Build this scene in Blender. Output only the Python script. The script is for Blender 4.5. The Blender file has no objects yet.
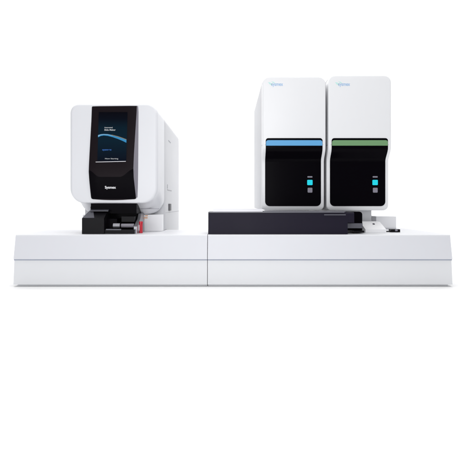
import bpy, bmesh, math, random
from math import sin, cos, pi, radians
from mathutils import Vector, Matrix

S = bpy.context.scene
C = S.collection
random.seed(4)

# ------------------------------------------------------------------ camera, world, lamps, exposure
D, F = 2.2, 440.0            # camera distance to the base fronts (m), focal length in photo pixels
U0, V0, ZC = 229.0, 204.0, 0.41
cam = bpy.data.cameras.new('camera')
cam.sensor_width = 36.0
cam.lens = 36.0 * F / 466.0
cam.shift_x = (233.0 - U0) / 466.0
cam.shift_y = -(233.0 - V0) / 466.0
cam.clip_start, cam.clip_end = 0.05, 200.0
co = bpy.data.objects.new('camera', cam)
C.objects.link(co)
co.location = (0, -D, ZC)
co.rotation_euler = (radians(90), 0, 0)
S.camera = co

w = bpy.data.worlds.new('World')
S.world = w
w.use_nodes = True
bg = w.node_tree.nodes['Background']
bg.inputs['Color'].default_value = (0.93, 0.95, 1.0, 1)
bg.inputs['Strength'].default_value = 0.26

def area(name, loc, target, sx, sy, power, color=(1, 1, 1)):
    l = bpy.data.lights.new(name, 'AREA')
    l.shape = 'RECTANGLE'
    l.size, l.size_y = sx, sy
    l.energy = power
    l.color = color
    o = bpy.data.objects.new(name, l)
    C.objects.link(o)
    o.location = loc
    o.rotation_euler = (Vector(target) - Vector(loc)).to_track_quat('-Z', 'Y').to_euler()
    return o

area('overhead_softbox', (0.0, 0.1, 2.9), (0, 0.15, 0), 4.0, 2.8, 84, (1.0, 0.99, 0.98))
area('key_softbox', (0.10, -2.7, 1.45), (0.25, 0.3, 0.75), 0.9, 0.9, 13, (1.0, 0.995, 0.99))
area('left_fill', (-1.3, -2.9, 0.55), (-0.4, 0.2, 0.35), 1.4, 0.8, 9, (0.98, 0.99, 1.0))  # unseen fill, added to lift the analyser on the left
area('front_fill', (0.0, -2.9, 0.6), (0.0, 0.3, 0.35), 0.85, 0.6, 15, (0.97, 0.98, 1.0))  # unseen fill, added to brighten the wall under the analyser's chin
area('backdrop_fill', (0, 1.7, 4.7), (0, 4.0, 1.5), 9.0, 0.6, 260)  # unseen strip, added to turn the backdrop white

S.view_settings.view_transform = 'Standard'
S.view_settings.look = 'None'
S.view_settings.exposure = 0.0
S.view_settings.gamma = 1.0
S.view_settings.use_curve_mapping = False

# ------------------------------------------------------------------ materials
def mat(name, col, rough=0.4, spec=0.5, metal=0.0, bump=0.0, bscale=400.0, vary=0.0, coat=0.0):
    m = bpy.data.materials.new(name)
    m.use_nodes = True
    nt = m.node_tree
    p = nt.nodes['Principled BSDF']
    p.inputs['Base Color'].default_value = (*col, 1)
    p.inputs['Roughness'].default_value = rough
    p.inputs['Specular IOR Level'].default_value = spec
    p.inputs['Metallic'].default_value = metal
    p.inputs['Coat Weight'].default_value = coat
    tc = nt.nodes.new('ShaderNodeTexCoord')
    if vary:
        n = nt.nodes.new('ShaderNodeTexNoise')
        n.inputs['Scale'].default_value = 7.0
        n.inputs['Detail'].default_value = 5.0
        nt.links.new(tc.outputs['Object'], n.inputs['Vector'])
        r = nt.nodes.new('ShaderNodeMapRange')
        r.inputs['To Min'].default_value = rough - vary
        r.inputs['To Max'].default_value = rough + vary
        nt.links.new(n.outputs['Fac'], r.inputs['Value'])
        nt.links.new(r.outputs['Result'], p.inputs['Roughness'])
    if bump:
        n2 = nt.nodes.new('ShaderNodeTexNoise')
        n2.inputs['Scale'].default_value = bscale
        n2.inputs['Detail'].default_value = 3.0
        nt.links.new(tc.outputs['Object'], n2.inputs['Vector'])
        b = nt.nodes.new('ShaderNodeBump')
        b.inputs['Strength'].default_value = bump
        b.inputs['Distance'].default_value = 0.001
        nt.links.new(n2.outputs['Fac'], b.inputs['Height'])
        nt.links.new(b.outputs['Normal'], p.inputs['Normal'])
    return m

def glow(name, col, strength=1.0, base=(0.02, 0.02, 0.02)):
    m = mat(name, base, 0.25, 0.2)
    p = m.node_tree.nodes['Principled BSDF']
    p.inputs['Emission Color'].default_value = (*col, 1)
    p.inputs['Emission Strength'].default_value = strength
    return m

M = {
    'backdrop': mat('white_studio_paper', (0.93, 0.93, 0.93), 0.9, 0.1, bump=0.05, bscale=250),
    'white': mat('white_plastic', (0.715, 0.722, 0.75), 0.38, 0.4, bump=0.04, bscale=900, vary=0.06),
    'white_lower': mat('cool_white_panel', (0.712, 0.720, 0.738), 0.42, 0.4, bump=0.04, bscale=900, vary=0.06),
    'apron': mat('lavender_white_panel', (0.675, 0.682, 0.718), 0.42, 0.4, bump=0.04, bscale=900, vary=0.06),
    'tower': mat('bright_white_cover', (0.79, 0.795, 0.81), 0.30, 0.4, bump=0.03, bscale=900, vary=0.05),
    'neck': mat('clean_white_panel', (0.87, 0.87, 0.885), 0.4, 0.4, bump=0.03, bscale=900),
    'body': mat('side_shade_grey', (0.575, 0.58, 0.60), 0.45, 0.35, bump=0.05, bscale=700, vary=0.05),  # greyed in colour so the side faces look shaded
    'plate': mat('light_grey_plate', (0.60, 0.60, 0.64), 0.35, 0.4, vary=0.05),
    'black': mat('gloss_black', (0.0022, 0.0017, 0.0030), 0.22, 0.028, vary=0.03),
    'bezel': mat('reflection_brown_bezel', (0.0095, 0.0065, 0.0085), 0.3, 0.07, vary=0.05),  # brownish tint stands for what the upper panel reflects
    'satin': mat('satin_black', (0.0045, 0.004, 0.0055), 0.34, 0.14, vary=0.06),
    'charcoal': mat('charcoal_plastic', (0.0135, 0.0115, 0.022), 0.38, 0.085, bump=0.04, bscale=600, vary=0.06),
    'smoke_highlight': mat('smoked_and_highlight_grey', (0.10, 0.10, 0.12), 0.25, 0.4),  # smoked parts, and the grey of the painted highlights
    'seam': mat('seam_grey', (0.32, 0.345, 0.41), 0.6, 0.2),
    'faint': mat('faint_seam', (0.44, 0.44, 0.47), 0.6, 0.2),
    'trim': mat('grey_trim', (0.22, 0.21, 0.245), 0.25, 0.5, vary=0.04),
    'metal': mat('brushed_metal', (0.36, 0.36, 0.39), 0.32, 0.5, metal=0.7, vary=0.06),
    'blue': mat('sky_blue_strip', (0.11, 0.36, 0.66), 0.4, 0.3, vary=0.03),
    'green': mat('sage_green_strip', (0.155, 0.30, 0.145), 0.4, 0.3, vary=0.03),
    'grey_key': mat('grey_key', (0.23, 0.22, 0.27), 0.4, 0.3),
    'cyan': glow('cyan_lit_key', (0.0, 0.66, 0.80), 1.0),
    'text_white': glow('white_lettering', (0.7, 0.72, 0.75), 0.6, (0.05, 0.05, 0.05)),
    'print_white': mat('white_print', (0.80, 0.80, 0.82), 0.5, 0.3),
    'screen_blue': glow('screen_blue', (0.01, 0.11, 0.42), 0.9),
    'swoosh_blue': glow('screen_swoosh', (0.015, 0.25, 0.53), 0.9),
    'swoosh_light': glow('screen_swoosh_light', (0.20, 0.42, 0.62), 0.9),
    'swoosh_orange': glow('screen_swoosh_orange', (0.24, 0.19, 0.11), 0.8),
    'logo_blue': mat('logo_blue', (0.28, 0.47, 0.72), 0.5, 0.3),
    'logo_green': mat('logo_green', (0.52, 0.77, 0.74), 0.5, 0.3),
    'red': mat('red_plastic', (0.55, 0.012, 0.03), 0.3, 0.5),
    'orange': mat('orange_print', (0.78, 0.44, 0.26), 0.5, 0.3),
    'rubber': mat('black_rubber', (0.02, 0.02, 0.022), 0.7, 0.2),
}
# a lit display: near-black at the top, deep teal-navy below
ms = bpy.data.materials.new('lit_display'); ms.use_nodes = True
nt = ms.node_tree; p = nt.nodes['Principled BSDF']
p.inputs['Base Color'].default_value = (0.003, 0.003, 0.005, 1); p.inputs['Roughness'].default_value = 0.15
p.inputs['Specular IOR Level'].default_value = 0.03
tc = nt.nodes.new('ShaderNodeTexCoord'); sp = nt.nodes.new('ShaderNodeSeparateXYZ'); cr = nt.nodes.new('ShaderNodeValToRGB')
nt.links.new(tc.outputs['Generated'], sp.inputs[0]); nt.links.new(sp.outputs['Z'], cr.inputs['Fac'])
nt.links.new(cr.outputs['Color'], p.inputs['Emission Color']); p.inputs['Emission Strength'].default_value = 1.0
e = cr.color_ramp.elements
e[0].position, e[0].color = 0.0, (0.0006, 0.003, 0.008, 1)
e[1].position, e[1].color = 1.0, (0.0003, 0.0003, 0.001, 1)
for pos, c in ((0.12, (0.001, 0.006, 0.013, 1)), (0.42, (0.0012, 0.013, 0.024, 1)), (0.68, (0.001, 0.011, 0.020, 1)), (0.86, (0.0004, 0.002, 0.005, 1))):
    k = e.new(pos); k.color = c
M['display'] = ms

# ------------------------------------------------------------------ helpers
ORIGIN = {}

def X(u, y): return (u - U0) * (D + y) / F
def Z(v, y): return ZC - (v - V0) * (D + y) / F

def thing(name, label, cat, loc, group=None):
    o = bpy.data.objects.new(name, None)
    o.empty_display_size = 0.05
    C.objects.link(o)
    o.location = loc
    o['label'] = label; o['category'] = cat
    if group: o['group'] = group
    ORIGIN[o.name] = Vector(loc)
    return o

def base_of(parent):
    q = parent
    while q.parent: q = q.parent
    return ORIGIN[q.name]

def obj(name, bm, m, parent=None, bevel=0.0, seg=2, smooth=35, label=None):
    if bevel:
        ed = [e for e in bm.edges if len(e.link_faces) == 2 and e.calc_face_angle(0) > radians(30)]
        bmesh.ops.bevel(bm, geom=ed, offset=bevel, segments=seg, profile=0.5, affect='EDGES', clamp_overlap=True)
    bmesh.ops.recalc_face_normals(bm, faces=bm.faces[:])
    if parent:
        bmesh.ops.translate(bm, verts=bm.verts[:], vec=-base_of(parent))
    me = bpy.data.meshes.new(name)
    bm.to_mesh(me); bm.free()
    me.polygons.foreach_set('use_smooth', [True] * len(me.polygons))
    me.set_sharp_from_angle(angle=radians(smooth))
    me.materials.append(m)
    o = bpy.data.objects.new(name, me)
    C.objects.link(o)
    if parent: o.parent = parent
    if label: o['label'] = label
    return o

def box(x0, x1, y0, y1, z0, z1, bm=None):
    bm = bm or bmesh.new()
    vs = [bm.verts.new((x, y, z)) for x in (x0, x1) for y in (y0, y1) for z in (z0, z1)]
    for q in ((0, 1, 3, 2), (4, 6, 7, 5), (0, 4, 5, 1), (2, 3, 7, 6), (0, 2, 6, 4), (1, 5, 7, 3)):
        bm.faces.new([vs[i] for i in q])
    return bm

def prism_x(pts, x0, x1, bm=None):
    """yz outline extruded along x"""
    bm = bm or bmesh.new()
    a = [bm.verts.new((x0, y, z)) for y, z in pts]
    b = [bm.verts.new((x1, y, z)) for y, z in pts]
    n = len(pts)
    bm.faces.new(a); bm.faces.new(b[::-1])
    for i in range(n):
        j = (i + 1) % n
        bm.faces.new([a[i], b[i], b[j], a[j]])
    return bm

def prism_y(pts, y0, y1, bm=None):
    """xz outline extruded along y"""
    bm = bm or bmesh.new()
    a = [bm.verts.new((x, y0, z)) for x, z in pts]
    b = [bm.verts.new((x, y1, z)) for x, z in pts]
    n = len(pts)
    bm.faces.new(a); bm.faces.new(b[::-1])
    for i in range(n):
        j = (i + 1) % n
        bm.faces.new([a[i], b[i], b[j], a[j]])
    return bm

def loft(rings, bm=None):
    bm = bm or bmesh.new()
    vs = [[bm.verts.new(p) for p in r] for r in rings]
    n = len(rings[0])
    for a, b in zip(vs, vs[1:]):
        for i in range(n):
            j = (i + 1) % n
            bm.faces.new([a[i], a[j], b[j], b[i]])
    bm.faces.new(vs[0][::-1]); bm.faces.new(vs[-1])
    return bm

def rrect(a0, a1, b0, b1, radii, n=8):
    """rounded rectangle, radii = (a0b0, a1b0, a1b1, a0b1)"""
    out = []
    for (ca, cb, sa, sb, r, t0) in ((a0, b0, 1, 1, radii[0], pi), (a1, b0, -1, 1, radii[1], 1.5 * pi),
                                    (a1, b1, -1, -1, radii[2], 0), (a0, b1, 1, -1, radii[3], 0.5 * pi)):
        r = max(r, 1e-4)
        for k in range(n + 1):
            t = t0 + k / n * pi / 2
            out.append((ca + sa * r + r * cos(t), cb + sb * r + r * sin(t)))
    return out

def cyl(p0, p1, r0, r1=None, n=24, bm=None):
    bm = bm or bmesh.new()
    r1 = r0 if r1 is None else r1
    p0, p1 = Vector(p0), Vector(p1)
    q = (p1 - p0).to_track_quat('Z', 'Y')
    A = [bm.verts.new(p0 + q @ Vector((r0 * cos(2 * pi * k / n), r0 * sin(2 * pi * k / n), 0))) for k in range(n)]
    B = [bm.verts.new(p1 + q @ Vector((r1 * cos(2 * pi * k / n), r1 * sin(2 * pi * k / n), 0))) for k in range(n)]
    bm.faces.new(A[::-1]); bm.faces.new(B)
    for k in range(n):
        j = (k + 1) % n
        bm.faces.new([A[k], A[j], B[j], B[k]])
    return bm

def text(name, body, m, parent, u0, u1, v0, v1, y, tilt=0.0, shear=0.0, bold=0.0):
    """lettering fitted into the given rectangle on the plane at depth y"""
    c = bpy.data.curves.new(name, 'FONT')
    c.body = body; c.extrude = 0.0; c.shear = shear; c.offset = bold
    t = bpy.data.objects.new(name, c)
    C.objects.link(t)
    dg = bpy.context.evaluated_depsgraph_get()
    me = bpy.data.meshes.new_from_object(t.evaluated_get(dg))
    bpy.data.objects.remove(t)
    bm = bmesh.new(); bm.from_mesh(me); bpy.data.meshes.remove(me)
    xs = [v.co.x for v in bm.verts]; ys = [v.co.y for v in bm.verts]
    x0, x1, zb, zt = X(u0, y), X(u1, y), Z(v1, y), Z(v0, y)
    for v in bm.verts:
        a = (v.co.x - min(xs)) / (max(xs) - min(xs)); b = (v.co.y - min(ys)) / (max(ys) - min(ys))
        dz = b * (zt - zb)
        v.co = Vector((x0 + a * (x1 - x0), y + tilt * dz, zb + dz))
    g = bmesh.ops.extrude_face_region(bm, geom=bm.faces[:])
    for v in [q for q in g['geom'] if isinstance(q, bmesh.types.BMVert)]: v.co.y += 0.0006
    return obj(name, bm, m, parent)

def smoothstep(a, b, t):
    t = max(0, min(1, (t - a) / (b - a)))
    return t * t * (3 - 2 * t)

def rows_panel(rows, depth, bm=None):
    """front panel from rows (z, xl, xr, y); depth = thickness backwards"""
    bm = bm or bmesh.new()
    rings = [[(xl, y, z), (xr, y, z), (xr, y + depth, z), (xl, y + depth, z)] for z, xl, xr, y in rows]
    return loft(rings, bm)

# ------------------------------------------------------------------ setting: white studio sweep
bm = bmesh.new()
prof = [(-6.0, 0.0), (2.6, 0.0)]
for k in range(1, 17):
    t = k / 16 * pi / 2
    prof.append((2.6 + 1.4 * sin(t), 1.4 * (1 - cos(t))))
prof.append((4.0, 5.0))
A = [bm.verts.new((-9, y, z)) for y, z in prof]; B = [bm.verts.new((9, y, z)) for y, z in prof]
for i in range(len(prof) - 1):
    bm.faces.new([A[i], B[i], B[i + 1], A[i + 1]])
back = obj('studio_backdrop', bm, M['backdrop'])
back['kind'] = 'structure'

# ------------------------------------------------------------------ the two base units
ZT, ZL, ZB = 0.2565, 0.131, 0.0105      # top, lip, bottom of the skirt
def base_unit(name, label, x0, x1, depth, taper0, taper1):
    t = thing(name, label, 'base cabinet', ((x0 + x1) / 2, depth / 2, 0), 'long white base cabinets')
    # deck with rounded front edge
    arc = [(0.005 - 0.005 * sin(k / 5 * pi / 2), ZT - 0.005 + 0.005 * cos(k / 5 * pi / 2)) for k in range(6)]
    obj('deck', prism_x([(depth, ZT - 0.008), (depth, ZT)] + arc + [(0.0, ZT - 0.008)], x0, x1), M['white'], t)
    # apron leaning out down to the lip
    def skirt(zt, zb, yt, yb, gt, gb, thick, m, nm, bev=0.0018):
        b = bmesh.new()
        pts = [(x0 - taper0 * gt, yt, zt), (x1 + taper1 * gt, yt, zt), (x1 + taper1 * gt, depth - 0.006, zt), (x0 - taper0 * gt, depth - 0.006, zt)]
        pts2 = [(x0 - taper0 * gb, yb, zb), (x1 + taper1 * gb, yb, zb), (x1 + taper1 * gb, depth - 0.006, zb), (x0 - taper0 * gb, depth - 0.006, zb)]
        loft([pts, pts2], b)
        return obj(nm, b, m, t, bev, 2)
    skirt(ZT - 0.0081, ZL + 0.005, -0.0001, -0.020, 0.0002, 0.0012, 0, M['apron'], 'apron', 0)
    skirt(ZL + 0.0048, ZL - 0.001, -0.0155, -0.0155, 0.001, 0.001, 0, M['seam'], 'shadow_gap', 0)
    skirt(ZL - 0.0012, ZB, -0.0135, -0.0195, 0.0, 0.0016, 0, M['white_lower'], 'lower_panel')
    obj('plinth', box(x0 + 0.001 + 0.008 * taper0, x1 - 0.001 - 0.008 * taper1, 0.004, depth - 0.02, 0.0, ZB - 0.0005), M['white_lower'], t)
    return t

XS = X(207.6, 0)
base_unit('base_cabinet', 'shorter white base cabinet under the analyser with the lit screen', X(15.6, 0), XS - 0.0014, 0.42, 1, 0)
base_unit('base_cabinet', 'longer white base cabinet under the twin towers and the dark sampler', XS + 0.0014, X(450.2, 0), 1.15, 0, 1)

# ------------------------------------------------------------------ analyser with the lit screen
YA = 0.10                                  # front plane of its shell
xl, xr = X(69.6, YA), X(157.6, YA)
zt, zb = Z(103.0, YA), Z(203.2, YA)
an = thing('slide_stainer', 'white analyser with black front panel and lit portrait touch screen', 'lab analyser', ((xl + xr) / 2, 0.6, 0))
R0 = 0.017
rings = []
for k in range(9):                         # filleted front edge
    a = k / 8 * pi / 2
    ins = R0 * (1 - sin(a)); yy = YA + R0 * (1 - cos(a)) 
    rings.append([(x, yy, z) for x, z in rrect(xl + ins, xr - ins, zb + ins * 0.5, zt - ins, (0.075 - ins * .5, 0.085 - ins * .5, 0.058 - ins * .6, 0.050 - ins * .6), 12)])
for yy, zz, rb in ((0.155, zb - 0.002, 0.085), (0.185, zb - 0.012, 0.088), (0.215, zb - 0.027, 0.09), (0.245, zb - 0.045, 0.09), (0.268, zb - 0.059, 0.09), (0.285, zb - 0.063, 0.09), (0.335, zb - 0.0632, 0.09)):
    rings.append([(x, yy, z) for x, z in rrect(xl, xr, zz, zt, (rb, rb, 0.058, 0.050), 12)])
obj('front_shell', loft(rings), M['white'], an, smooth=50)
# rear body, resting on the base's deck and running down to the floor behind it
rings = []
for yy, z0, ins in ((0.3375, ZT + 0.001, 0.004), (0.341, ZT + 0.001, 0.002), (0.4398, ZT + 0.001, 0.002), (0.44, 0.001, 0.002), (1.09, 0.001, 0.002), (1.10, 0.001, 0.012)):
    rings.append([(x, yy, z) for x, z in rrect(xl + ins, xr - ins, z0, zt - ins, (0.004, 0.004, 0.056, 0.048), 10)])
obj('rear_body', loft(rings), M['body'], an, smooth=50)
obj('neck_panel', box(xl + 0.012, xr - 0.004, 0.272, 0.337, ZT + 0.0012, zb - 0.064), M['neck'], an, 0.003)
# seam across the chin, hinge marks and latch on the right-hand side
obj('chin_seam', box(X(137.3, 0.22), X(159.0, 0.22), 0.218, 0.226, zb - 0.0318, zb - 0.0292), M['trim'], an)
xs = xr - 0.002
def side_mark(nm, u0, u1, v0, v1, m, proud=0.0015):
    y0, y1 = -xs * F / (U0 - u0) - D, -xs * F / (U0 - u1) - D
    ym = (y0 + y1) / 2
    return obj(nm, box(xs - 0.002, xs + proud, y0, y1, Z(v1, ym), Z(v0, ym)), m, an, 0.0006)
la = side_mark('latch', 168.6, 170.7, 203.8, 210.6, M['charcoal'], 0.004)
side_mark('side_seam', 165.6, 178.9, 211.6, 212.0, M['faint'], 0.0006)
side_mark('hinge_cap', 167.2, 167.6, 184.5, 188.5, M['faint'])
side_mark('hinge_cap', 167.2, 171.5, 190.0, 190.6, M['faint'])
side_mark('hinge_cap', 168.4, 170.6, 141.2, 142.0, M['faint'])

# black front panel, bellied out at its chin
yp = YA - 0.004
outline = [(106.3, 92.2, 137.2, 0.0), (107.2, 91.7, 137.5, 0), (120, 91.3, 137.2, -0.001), (140, 90.3, 136.2, -0.003), (155, 89.6, 135.4, -0.005),
           (165, 89.2, 134.9, -0.007), (172, 89.1, 134.8, -0.009), (180, 89.6, 135.2, -0.0085), (188, 90.2, 135.9, -0.006), (194, 90.7, 136.2, -0.0035),
           (197.4, 91.0, 136.2, -0.002), (198.6, 91.5, 135.9, -0.001), (199.2, 92.6, 134.6, 0.0), (199.6, 98, 128, 0.0)]
def panel_y(v):
    for a, b in zip(outline, outline[1:]):
        if a[0] <= v <= b[0]:
            return yp + a[3] + (b[3] - a[3]) * (v - a[0]) / (b[0] - a[0])
    return yp
NC = 12
bm = bmesh.new(); F_, B_ = [], []
for v, ul, ur, dy in outline:
    fr = []
    for k in range(NC + 1):
        s = k / NC
        u = ul + (ur - ul) * s
        edge = min(s, 1 - s) * NC
        y = yp + dy + (0.0025 if edge < 0.5 else 0.0012 if edge < 1.5 else 0)
        vv = v + (0.55 * (1 - (2 * s - 1) ** 2) if v > 199 else -0.5 * s if v < 108 else 0)
        fr.append(bm.verts.new((X(u, yp), y, Z(vv, yp))))
    F_.append(fr)
    B_.append([bm.verts.new((X(ul + (ur - ul) * k / NC, yp), YA + 0.012, fr[k].co.z)) for k in range(NC + 1)])
for a, b in zip(F_, F_[1:]):
    for k in range(NC): bm.faces.new([a[k], a[k + 1], b[k + 1], b[k]])
for a, b, c, d in zip(F_, F_[1:], B_, B_[1:]):
    bm.faces.new([a[0], b[0], d[0], c[0]]); bm.faces.new([a[NC], c[NC], d[NC], b[NC]])
for a, c in ((F_[0], B_[0]), (F_[-1], B_[-1])):
    for k in range(NC): bm.faces.new([a[k], a[k + 1], c[k + 1], c[k]])
pan = obj('front_panel', bm, M['bezel'], an, smooth=25)
bm = bmesh.new(); G = []
for k in range(25):
    q = k / 24
    vt = 170.5 + 6.5 * smoothstep(0.0, 0.22, q) - 8.0 * smoothstep(0.68, 1.0, q)
    col = []
    for n in range(13):
        v = vt + (198.9 - vt) * n / 12
        for a, c in zip(outline, outline[1:]):
            if a[0] <= v <= c[0]:
                h = (v - a[0]) / (c[0] - a[0])
                ul, ur = a[1] + (c[1] - a[1]) * h, a[2] + (c[2] - a[2]) * h
        qq = 0.012 + 0.976 * q
        e_ = min(qq, 1 - qq) * NC
        yy = panel_y(v) + (0.0025 * (1 - e_) + 0.0012 * e_ if e_ < 1 else 0.0012 * max(0, 2 - e_)) - 0.0006
        col.append(bm.verts.new((X(ul + (ur - ul) * qq, yp), yy, Z(v, yp))))
    G.append(col)
for a, c in zip(G, G[1:]):
    for n in range(12): bm.faces.new([a[n], c[n], c[n + 1], a[n + 1]])
g = bmesh.ops.extrude_face_region(bm, geom=bm.faces[:])
for v in [q for q in g['geom'] if isinstance(q, bmesh.types.BMVert)]: v.co.y += 0.002
obj('chin_reflection', bm, M['black'], pan, smooth=25)  # blacker overlay, its top edge painted as a reflection's boundary
# grey bevelled trim along its right edge
bm = bmesh.new()
tr = [(106.2, 136.9, 138.0), (112, 136.7, 138.4), (125, 135.9, 138.3), (140, 135.0, 138.2), (155, 134.2, 138.1), (168, 133.8, 138.0), (178, 134.2, 137.9), (188, 135.2, 137.7), (197.5, 136.1, 137.3)]
rg = []
for v, a, b in tr:
    ya = panel_y(v) - 0.0012
    rg.append([(X(a, yp), ya, Z(v, yp)), (X(b, yp), YA - 0.0004, Z(v, yp)), (X(b, yp), YA + 0.008, Z(v, yp)), (X(a, yp), YA + 0.008, Z(v, yp))])
loft(rg, bm)
obj('side_trim', bm, M['trim'], pan)
# display
ysf = lambda v: panel_y(v) - 0.0022
def on_panel(nm, pts, m, lift=0.0, par=None, thick=0.0018):
    b = bmesh.new()
    f = [b.verts.new((X(u, yp), ysf(v) - lift, Z(v, yp))) for u, v in pts]
    r = [b.verts.new((q.co.x, q.co.y + thick, q.co.z)) for q in f]
    b.faces.new(f); b.faces.new(r[::-1])
    for i in range(len(f)):
        j = (i + 1) % len(f); b.faces.new([f[i], r[i], r[j], f[j]])
    return obj(nm, b, m, par or pan)
b = rows_panel([(Z(v, yp), X(98.9 - (v - 112) * 0.022, yp), X(127.6 - (v - 112) * 0.022, yp), ysf(v)) for v in (112.2, 120, 130, 140, 150, 155, 161)], 0.004)
scr = obj('screen', b, M['display'], pan)
on_panel('screen_rail', [(96.2, 161.9), (96.2, 162.5), (126.2, 161.8), (126.2, 161.2)], M['plate'], 0.0008)
top = [(98.4, 135.2), (101, 134.4), (104, 134.1), (108, 134.3), (113, 135.3), (118, 136.7), (123, 138.4), (126.7, 139.8)]
bot = [(126.6, 142.9), (123, 141.1), (118, 139.0), (113, 137.3), (108, 136.0), (104, 135.6), (101, 136.1), (98.4, 137.4)]
on_panel('swoosh', top + bot, M['swoosh_blue'], 0.0006)
on_panel('swoosh_highlight', [(98.4, 135.3), (101, 134.5), (104, 134.2), (108, 134.4), (113, 135.4), (113, 136.0), (108, 135.1), (104, 134.9), (101, 135.4), (98.4, 136.9)], M['swoosh_light'], 0.0010)
on_panel('swoosh_edge', [(112, 134.8), (118, 136.3), (123, 138.0), (126.7, 139.4), (126.7, 140.1), (123, 138.7), (118, 137.0), (112, 135.4)], M['swoosh_orange'], 0.0012)
ty = ysf(130) - 0.0008
text('screen_text', 'Automated', M['text_white'], pan, 104.3, 112.6, 126.9, 128.1, ty, bold=0.02)
text('screen_text', 'Slide Maker', M['text_white'], pan, 104.3, 115.6, 129.0, 130.7, ty, bold=0.02)
text('screen_text', 'sysmex', M['screen_blue'], pan, 102.3, 111.6, 149.3, 151.0, ysf(150) - 0.0008, bold=0.03)
text('screen_text', 'Now Starting', M['text_white'], pan, 105.0, 118.2, 158.0, 159.6, ysf(158.8) - 0.001, bold=0.01)
text('logo', 'Sysmex', M['print_white'], pan, 105.0, 116.0, 186.0, 189.5, panel_y(188) - 0.002, tilt=-0.15, bold=0.02)

# black rack loader below the shell
yl = 0.045
def lb(u0, u1, v0, v1, y0, y1, floor=False, bm=None):
    return box(X(u0, y0), X(u1, y0), y0, y1, (ZT + 0.0006) if floor else Z(v1, y0), Z(v0, y0), bm)
ld = obj('rack_loader', lb(90.5, 136.8, 203.6, 233, 0.20, 0.336, True), M['black'], an, 0.003)
zf = Z(218.4, yl)
# wedge topped block at the left: front face, sloping top, flat shelf
xa, xb, xc = X(81.9, yl), X(104, yl), X(112, yl)
b = bmesh.new()
sh_z = Z(210.0, 0.15)
lo = [(xa, yl, ZT + 0.0006), (xb, yl, ZT + 0.0006), (xb, 0.199, ZT + 0.0006), (xa + 0.004, 0.199, ZT + 0.0006)]
mid = [(xa, yl, zf), (xb, yl, zf), (xb, 0.199, zf), (xa + 0.004, 0.199, zf)]
hi = [(X(91.5, 0.13), 0.13, sh_z), (xb - 0.002, 0.13, sh_z), (xb - 0.002, 0.199, sh_z), (X(91.5, 0.15), 0.199, sh_z)]
loft([lo, mid, hi], b)
obj('loading_hatch', b, M['satin'], ld, 0.003)
b = bmesh.new()
loft([[(X(90.0, .10), 0.10, Z(210.6, .10)), (X(108.2, .10), 0.10, Z(210.6, .10)), (X(108.2, .10), 0.10, Z(211.3, .10)), (X(90.6, .10), 0.10, Z(211.3, .10))],
      [(X(91.0, .19), 0.19, Z(207.2, .19)), (X(110.6, .19), 0.19, Z(207.2, .19)), (X(110.6, .19), 0.19, Z(208.2, .19)), (X(91.0, .19), 0.19, Z(208.2, .19))]], b)
obj('hatch_shelf', b, M['smoke_highlight'], ld, 0.001)  # grey colour stands for the reflection on a glossy shelf
b = bmesh.new()
def slope(q, h): return (yl + (0.13 - yl) * q - 0.0012 * h, zf + (sh_z - zf) * q + 0.002 * h)
ra = []
for q, ua, ub in ((0.04, 82.3, 94.2), (0.97, 90.4, 93.2)):
    (ya, za_), (yb_, zb__) = slope(q, 1), slope(q, -1)
    ra.append([(X(ua, ya), ya, za_), (X(ub, ya), ya, za_), (X(ub, yb_), yb_, zb__), (X(ua, yb_), yb_, zb__)])
loft(ra, b)
obj('hatch_flap', b, M['smoke_highlight'], ld, 0.0006)
obj('upper_block', lb(90.8, 136.6, 202.6, 213.5, 0.135, 0.336), M['black'], ld, 0.003)
obj('front_ledge', lb(104.2, 134.5, 229.6, 233, 0.055, 0.19, True), M['satin'], ld, 0.002)
obj('ledge_cover', lb(104.5, 117, 218.8, 229.4, 0.10, 0.19), M['black'], ld, 0.006, 3)
obj('rail', lb(106, 121, 229.0, 230.2, 0.05, 0.062), M['smoke_highlight'], ld, 0.001)
b = bmesh.new()
zc_ = Z(225.6, 0.09)
cyl((X(113.5, .09), 0.09, zc_), (X(120.5, .09), 0.09, zc_), 0.0125, bm=b)
obj('tube_holder', b, M['metal'], ld, 0.002)
b = cyl((X(121.3, .09), 0.09, zc_), (X(134.0, .09), 0.09, zc_), 0.0105)
obj('tube_holder', b, M['trim'], ld, 0.002)
b = cyl((X(120.4, .09), 0.09, zc_), (X(121.4, .09), 0.09, zc_), 0.0155)
obj('holder_ring', b, M['black'], ld, 0.001)
obj('ledge_cover', lb(121.5, 134.3, 216.5, 221.8, 0.11, 0.19), M['satin'], ld, 0.004)
obj('side_plate', prism_x([(0.075, ZT + 0.0006), (0.335, ZT + 0.0006), (0.335, Z(213.5, 0.2)), (0.19, Z(213.5, 0.2)), (0.16, Z(219, 0.16)), (0.075, Z(226.5, 0.08))], X(134.9, 0.1), X(138.0, 0.1)), M['metal'], an, 0.001)
# orange print on the white recess wall
yo = 0.2715
for (u0, u1, v0, v1) in ((141.2, 144.2, 215.6, 216.4), (143.0, 147.6, 217.2, 218.4), (140.8, 144.6, 218.8, 219.6), (145.2, 147.8, 215.2, 216.2)):
    obj('orange_print', box(X(u0, yo), X(u1, yo), yo - 0.0008, yo + 0.0015, Z(v1, yo), Z(v0, yo)), M['orange'], an)

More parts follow.
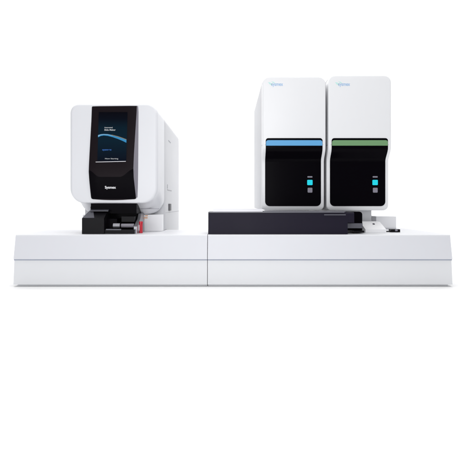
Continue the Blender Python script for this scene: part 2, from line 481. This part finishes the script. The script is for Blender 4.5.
# red tube beside the loader
yr = 0.12
xt = X(140.9, yr)
rt = thing('sample_tube', 'small red tube standing beside the black rack loader', 'tube', (xt, yr, ZT))
b = cyl((xt, yr, ZT + 0.0008), (xt, yr, Z(223.6, yr)), 0.0092)
obj('tube_body', b, M['red'], rt, 0.003, 3)
obj('tube_cap', cyl((xt, yr, Z(223.5, yr)), (xt, yr, Z(221.4, yr)), 0.0104, 0.0096), M['red'], rt, 0.002, 3)
obj('tube_glint', box(xt - 0.0100, xt - 0.0060, yr - 0.0085, yr - 0.003, Z(230.5, yr), Z(225, yr)), M['print_white'], rt, 0.001)  # pale strip painting the highlight on the tube's left side

# ------------------------------------------------------------------ twin towers
YT = 0.25
def tower(name, label, u0, u1, vtop, strip, logo_u, key_u):
    x0, x1 = X(u0, YT), X(u1, YT)
    z1, z0 = Z(vtop, YT), Z(210.6, YT)
    t = thing(name, label, 'blood analyser', ((x0 + x1) / 2, 0.7, ZT), 'twin tower analysers')
    za, zb_ = Z(161, YT), Z(148, YT)
    def yf(z): return YT + 0.042 * (1 - smoothstep(za, zb_, z))
    def section(z, ins, insy, r, ya, yb):
        y0 = ya(z) + insy
        return [(x, y, z) for x, y in rrect(x0 + ins, x1 - ins, y0, yb, (r, r, 0.004, 0.004), 8)]
    rs = []
    Rb, Rt = 0.028, 0.034
    for k in range(8):
        a = k / 7 * pi / 2
        rs.append(section(z0 + Rb * (1 - cos(a)), Rb * (1 - sin(a)), 0.012 * (1 - sin(a)), 0.007, yf, 0.312))
    for z in [z0 + Rb + (z1 - 0.003 - Rt - z0 - Rb) * k / 60 for k in range(1, 60)]:
        rs.append(section(z, 0, 0, 0.007, yf, 0.312))
    for k in range(10):
        a = k / 9 * pi / 2
        rs.append(section(z1 - 0.003 - Rt + Rt * sin(a), Rt * (1 - cos(a)), 0, 0.007, yf, 0.312))
    for dz, dy in ((0.0008, 0.0002), (0.0018, 0.0009), (0.0026, 0.0020), (0.003, 0.0034)):
        rs.append(section(z1 - 0.003 + dz, Rt + dy, dy, 0.007, yf, 0.312))
    fc = obj('front_cover', loft(rs), M['tower'], t, smooth=40)
    rs = []
    for k in range(5):
        a = k / 4 * pi / 2
        rs.append(section(z0 + 0.004 + 0.012 * (1 - cos(a)), 0.002 + 0.012 * (1 - sin(a)), 0, 0.003, lambda z: 0.3145, 1.10))
    for k in range(8):
        a = k / 7 * pi / 2
        rs.append(section(z1 - 0.003 - 0.018 + 0.018 * sin(a), 0.002 + 0.018 * (1 - cos(a)), 0, 0.003, lambda z: 0.3145, 1.10))
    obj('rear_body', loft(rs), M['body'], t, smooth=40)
    obj('side_seam', box(x0 - 0.0004, x0 + 0.004, yf(Z(144.6, YT)) + 0.012, 0.306, Z(144.9, YT), Z(144.3, YT)), M['faint'], t)
    # horizontal gap between the upper lid and the lower door
    zs = Z(144.7, YT)
    obj('lid_gap', box(x0 + 0.014, x1 - 0.014, YT - 0.0006, YT + 0.002, zs - 0.0009, zs + 0.0009), M['seam'], t)
    # pedestal down to the deck
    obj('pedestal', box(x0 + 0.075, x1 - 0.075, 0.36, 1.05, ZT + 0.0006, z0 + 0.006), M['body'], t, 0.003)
    # black door
    pw0, pw1 = x0 + 0.0185, x1 - 0.0185
    pt, pb = Z(138.2, YT), Z(206.2, YT)
    def rows(zt_, zb_, rt_, rb_, i, proud, nmid=40):
        out = []
        for k in range(7):
            a = k / 6 * pi / 2
            out.append((zt_ - rt_ * (1 - sin(a)) if k else zt_ - rt_ + rt_ * 1.0 - 0.0, 0, 0, 0)) if False else None
        zsn = [(zt_ - rt_ * (1 - cos(k / 6 * pi / 2)), rt_ * (1 - sin(k / 6 * pi / 2))) for k in range(7)]
        zsn += [(zt_ - rt_ - (zt_ - rt_ - zb_ - rb_) * k / nmid, 0) for k in range(1, nmid)]
        zsn += [(zb_ + rb_ * (1 - sin(k / 6 * pi / 2)), rb_ * (1 - cos(k / 6 * pi / 2))) for k in range(7)]
        return [(z, pw0 + i + ins, pw1 - i - ins, yf(z) - proud) for z, ins in zsn]
    door = obj('door', rows_panel(rows(pt, pb, 0.014, 0.026, 0, 0.0022), 0.02), M['black'], t, 0.0012, 2, smooth=40)
    st = rows(Z(140.3, YT), Z(145.7, YT), 0.012, 0.001, 0.0015, 0.0045, 4)
    obj('colour_strip', rows_panel(st, 0.01), M[strip], door, 0.0006, 1)
    yk = yf(Z(185, YT)) - 0.0022
    def key(nm, a0, a1, v0, v1, m, r=0.004):
        pts = rrect(X(a0, yk), X(a1, yk), Z(v1, yk), Z(v0, yk), (r,) * 4, 4)
        return obj(nm, prism_y(pts, yk - 0.0025, yk + 0.003), m, door, 0.0006, 1)
    key('status_bar', key_u - 2.4, key_u + 2.5, 176.2, 177.6, M['grey_key'], 0.002)
    key('lit_button', key_u - 2.6, key_u + 2.7, 179.9, 185.1, M['cyan'])
    key('button', key_u - 2.2, key_u + 2.5, 187.8, 192.6, M['grey_key'])
    # small printed logo: two leaf strokes and the name
    yg = YT - 0.0006
    tx = text('logo', 'sysmex', M['logo_blue'], t, logo_u + 3.4, logo_u + 15.0, 83.4, 87.0, yg, bold=0.01)
    for pts in ([(0, 82.2), (2.2, 82.4), (4.0, 84.2), (3.6, 85.3), (1.6, 84.2)], [(3.2, 81.6), (5.4, 81.7), (7.4, 83.2), (5.2, 83.0)]):
        obj('logo_leaf', prism_y([(X(logo_u + a, yg), Z(v, yg)) for a, v in pts], yg, yg + 0.0012), M['logo_green'], t)
    return t
tower('tower_analyser', 'white tower analyser with the sky blue strip above its black door', 262.4, 325.8, 76.7, 'blue', 268.0, 309.8)
tower('tower_analyser', 'white tower analyser with the sage green strip above its black door', 328.3, 391.2, 75.3, 'green', 335.0, 375.0)

# ------------------------------------------------------------------ dark sampler in front of the towers
ys = 0.03
sm = thing('sampler', 'long low charcoal sampler lying in front of the two towers', 'sampler', (X(285, ys), 0.12, ZT))
x0, x1, xe = X(208.2, ys), X(347.6, ys), X(354.5, ys)
ztp = Z(211.9, ys)
b = bmesh.new()
pts = [(ys - 0.003, ZT + 0.0006), (0.20, ZT + 0.0006), (0.20, ztp), (ys + 0.012, ztp), (ys + 0.002, ztp - 0.007)]
prism_x(pts, x0, x1, b)
obj('front_cover', b, M['charcoal'], sm, 0.002)
obj('front_cover', prism_x([(ys + 0.004, Z(222.8, ys)), (0.20, Z(222.8, ys)), (0.20, ztp - .001), (ys + 0.014, ztp - .001), (ys + 0.006, ztp - 0.007)], x1 + 0.0004, xe), M['charcoal'], sm, 0.002)
obj('end_block', prism_y(rrect(xe - 0.02, X(362.3, 0.10), ZT + 0.016, Z(211.6, 0.10), (0.002, 0.002, 0.016, 0.002), 6), 0.10, 0.24), M['black'], sm, 0.001)
obj('end_window', box(x1 + 0.001, X(362.6, 0.07), 0.07, 0.098, Z(228.2, 0.07), Z(223.4, 0.07)), M['smoke_highlight'], sm, 0.002)
obj('end_foot', box(X(353.5, 0.08), X(364, 0.08), 0.075, 0.22, ZT + 0.0006 + 0.004, ZT + 0.0155), M['satin'], sm, 0.001)
obj('top_highlight', box(x0 + 0.004, X(344.5, ys), ys + 0.0012, ys + 0.020, ztp - 0.0050, ztp + 0.0012), M['smoke_highlight'], sm, 0.0008)  # grey bar laid over the chamfer as its painted highlight
obj('short_highlight', box(X(324, ys), X(345.5, ys), ys - 0.0045, ys, Z(215.3, ys), Z(214.3, ys)), M['smoke_highlight'], sm, 0.0006)  # short grey bar painting a second highlight line on the front
obj('top_plate', prism_x([(0.085, ztp + 0.0002), (0.245, ztp + 0.0002), (0.245, ztp + 0.004), (0.12, ztp + 0.0155), (0.09, ztp + 0.004)], X(213.2, 0.10), X(262.5, 0.1)), M['plate'], sm, 0.002)
obj('top_plate', prism_x([(0.085, ztp + 0.0002), (0.245, ztp + 0.0002), (0.245, ztp + 0.004), (0.09, ztp + 0.004)], X(263.2, 0.10), X(345, 0.1)), M['smoke_highlight'], sm, 0.001)

# ------------------------------------------------------------------ small white covers and plugs at the right
rc = thing('rear_cover', 'low white box beside the foot of the green striped tower', 'cover', (X(382, 0.5), 0.6, ZT))
obj('cover_shell', box(X(376.2, 0.5), X(396.2, 0.5), 0.5, 0.95, ZT + 0.0006, Z(216.4, 0.5)), M['neck'], rc, 0.006, 3)
obj('cover_rim', box(X(376.6, 0.5), X(395.8, 0.5), 0.4985, 0.502, ZT + 0.004, ZT + 0.006), M['faint'], rc)
fc = thing('rack_outlet', 'white low ledge with a dark knob at the sampler end', 'ledge', (X(374, 0.2), 0.3, ZT))
obj('ledge_body', prism_x([(0.16, ZT + 0.0006), (0.34, ZT + 0.0006), (0.34, Z(221.6, .28)), (0.26, Z(221.6, .28)), (0.16, Z(229.4, 0.16))], X(363.2, 0.2), X(383.6, 0.2)), M['neck'], fc, 0.002)
yk = 0.245
obj('knob', cyl((X(372.6, yk), yk - 0.022, Z(224.4, yk)), (X(372.6, yk), yk + 0.03, Z(224.4, yk)), 0.0062), M['charcoal'], fc, 0.001)
pl = thing('cable_plug', 'small black cable plug lying on the white deck at the right', 'plug', (X(393, 0.19), 0.19, ZT))
yq = 0.185
obj('plug_body', box(X(391.0, yq), X(400.2, yq), yq, yq + 0.035, ZT + 0.0006, Z(229.3, yq)), M['satin'], pl, 0.003, 3)
obj('plug_ring', cyl((X(395.0, yq), yq - 0.002, Z(230.4, yq)), (X(397.2, yq), yq - 0.002, Z(230.4, yq)), 0.0045), M['grey_key'], pl, 0.001)
obj('cable', cyl((X(383.8, yq), yq + 0.012, ZT + 0.004), (X(391.2, yq), yq + 0.012, ZT + 0.004), 0.0032), M['rubber'], pl)
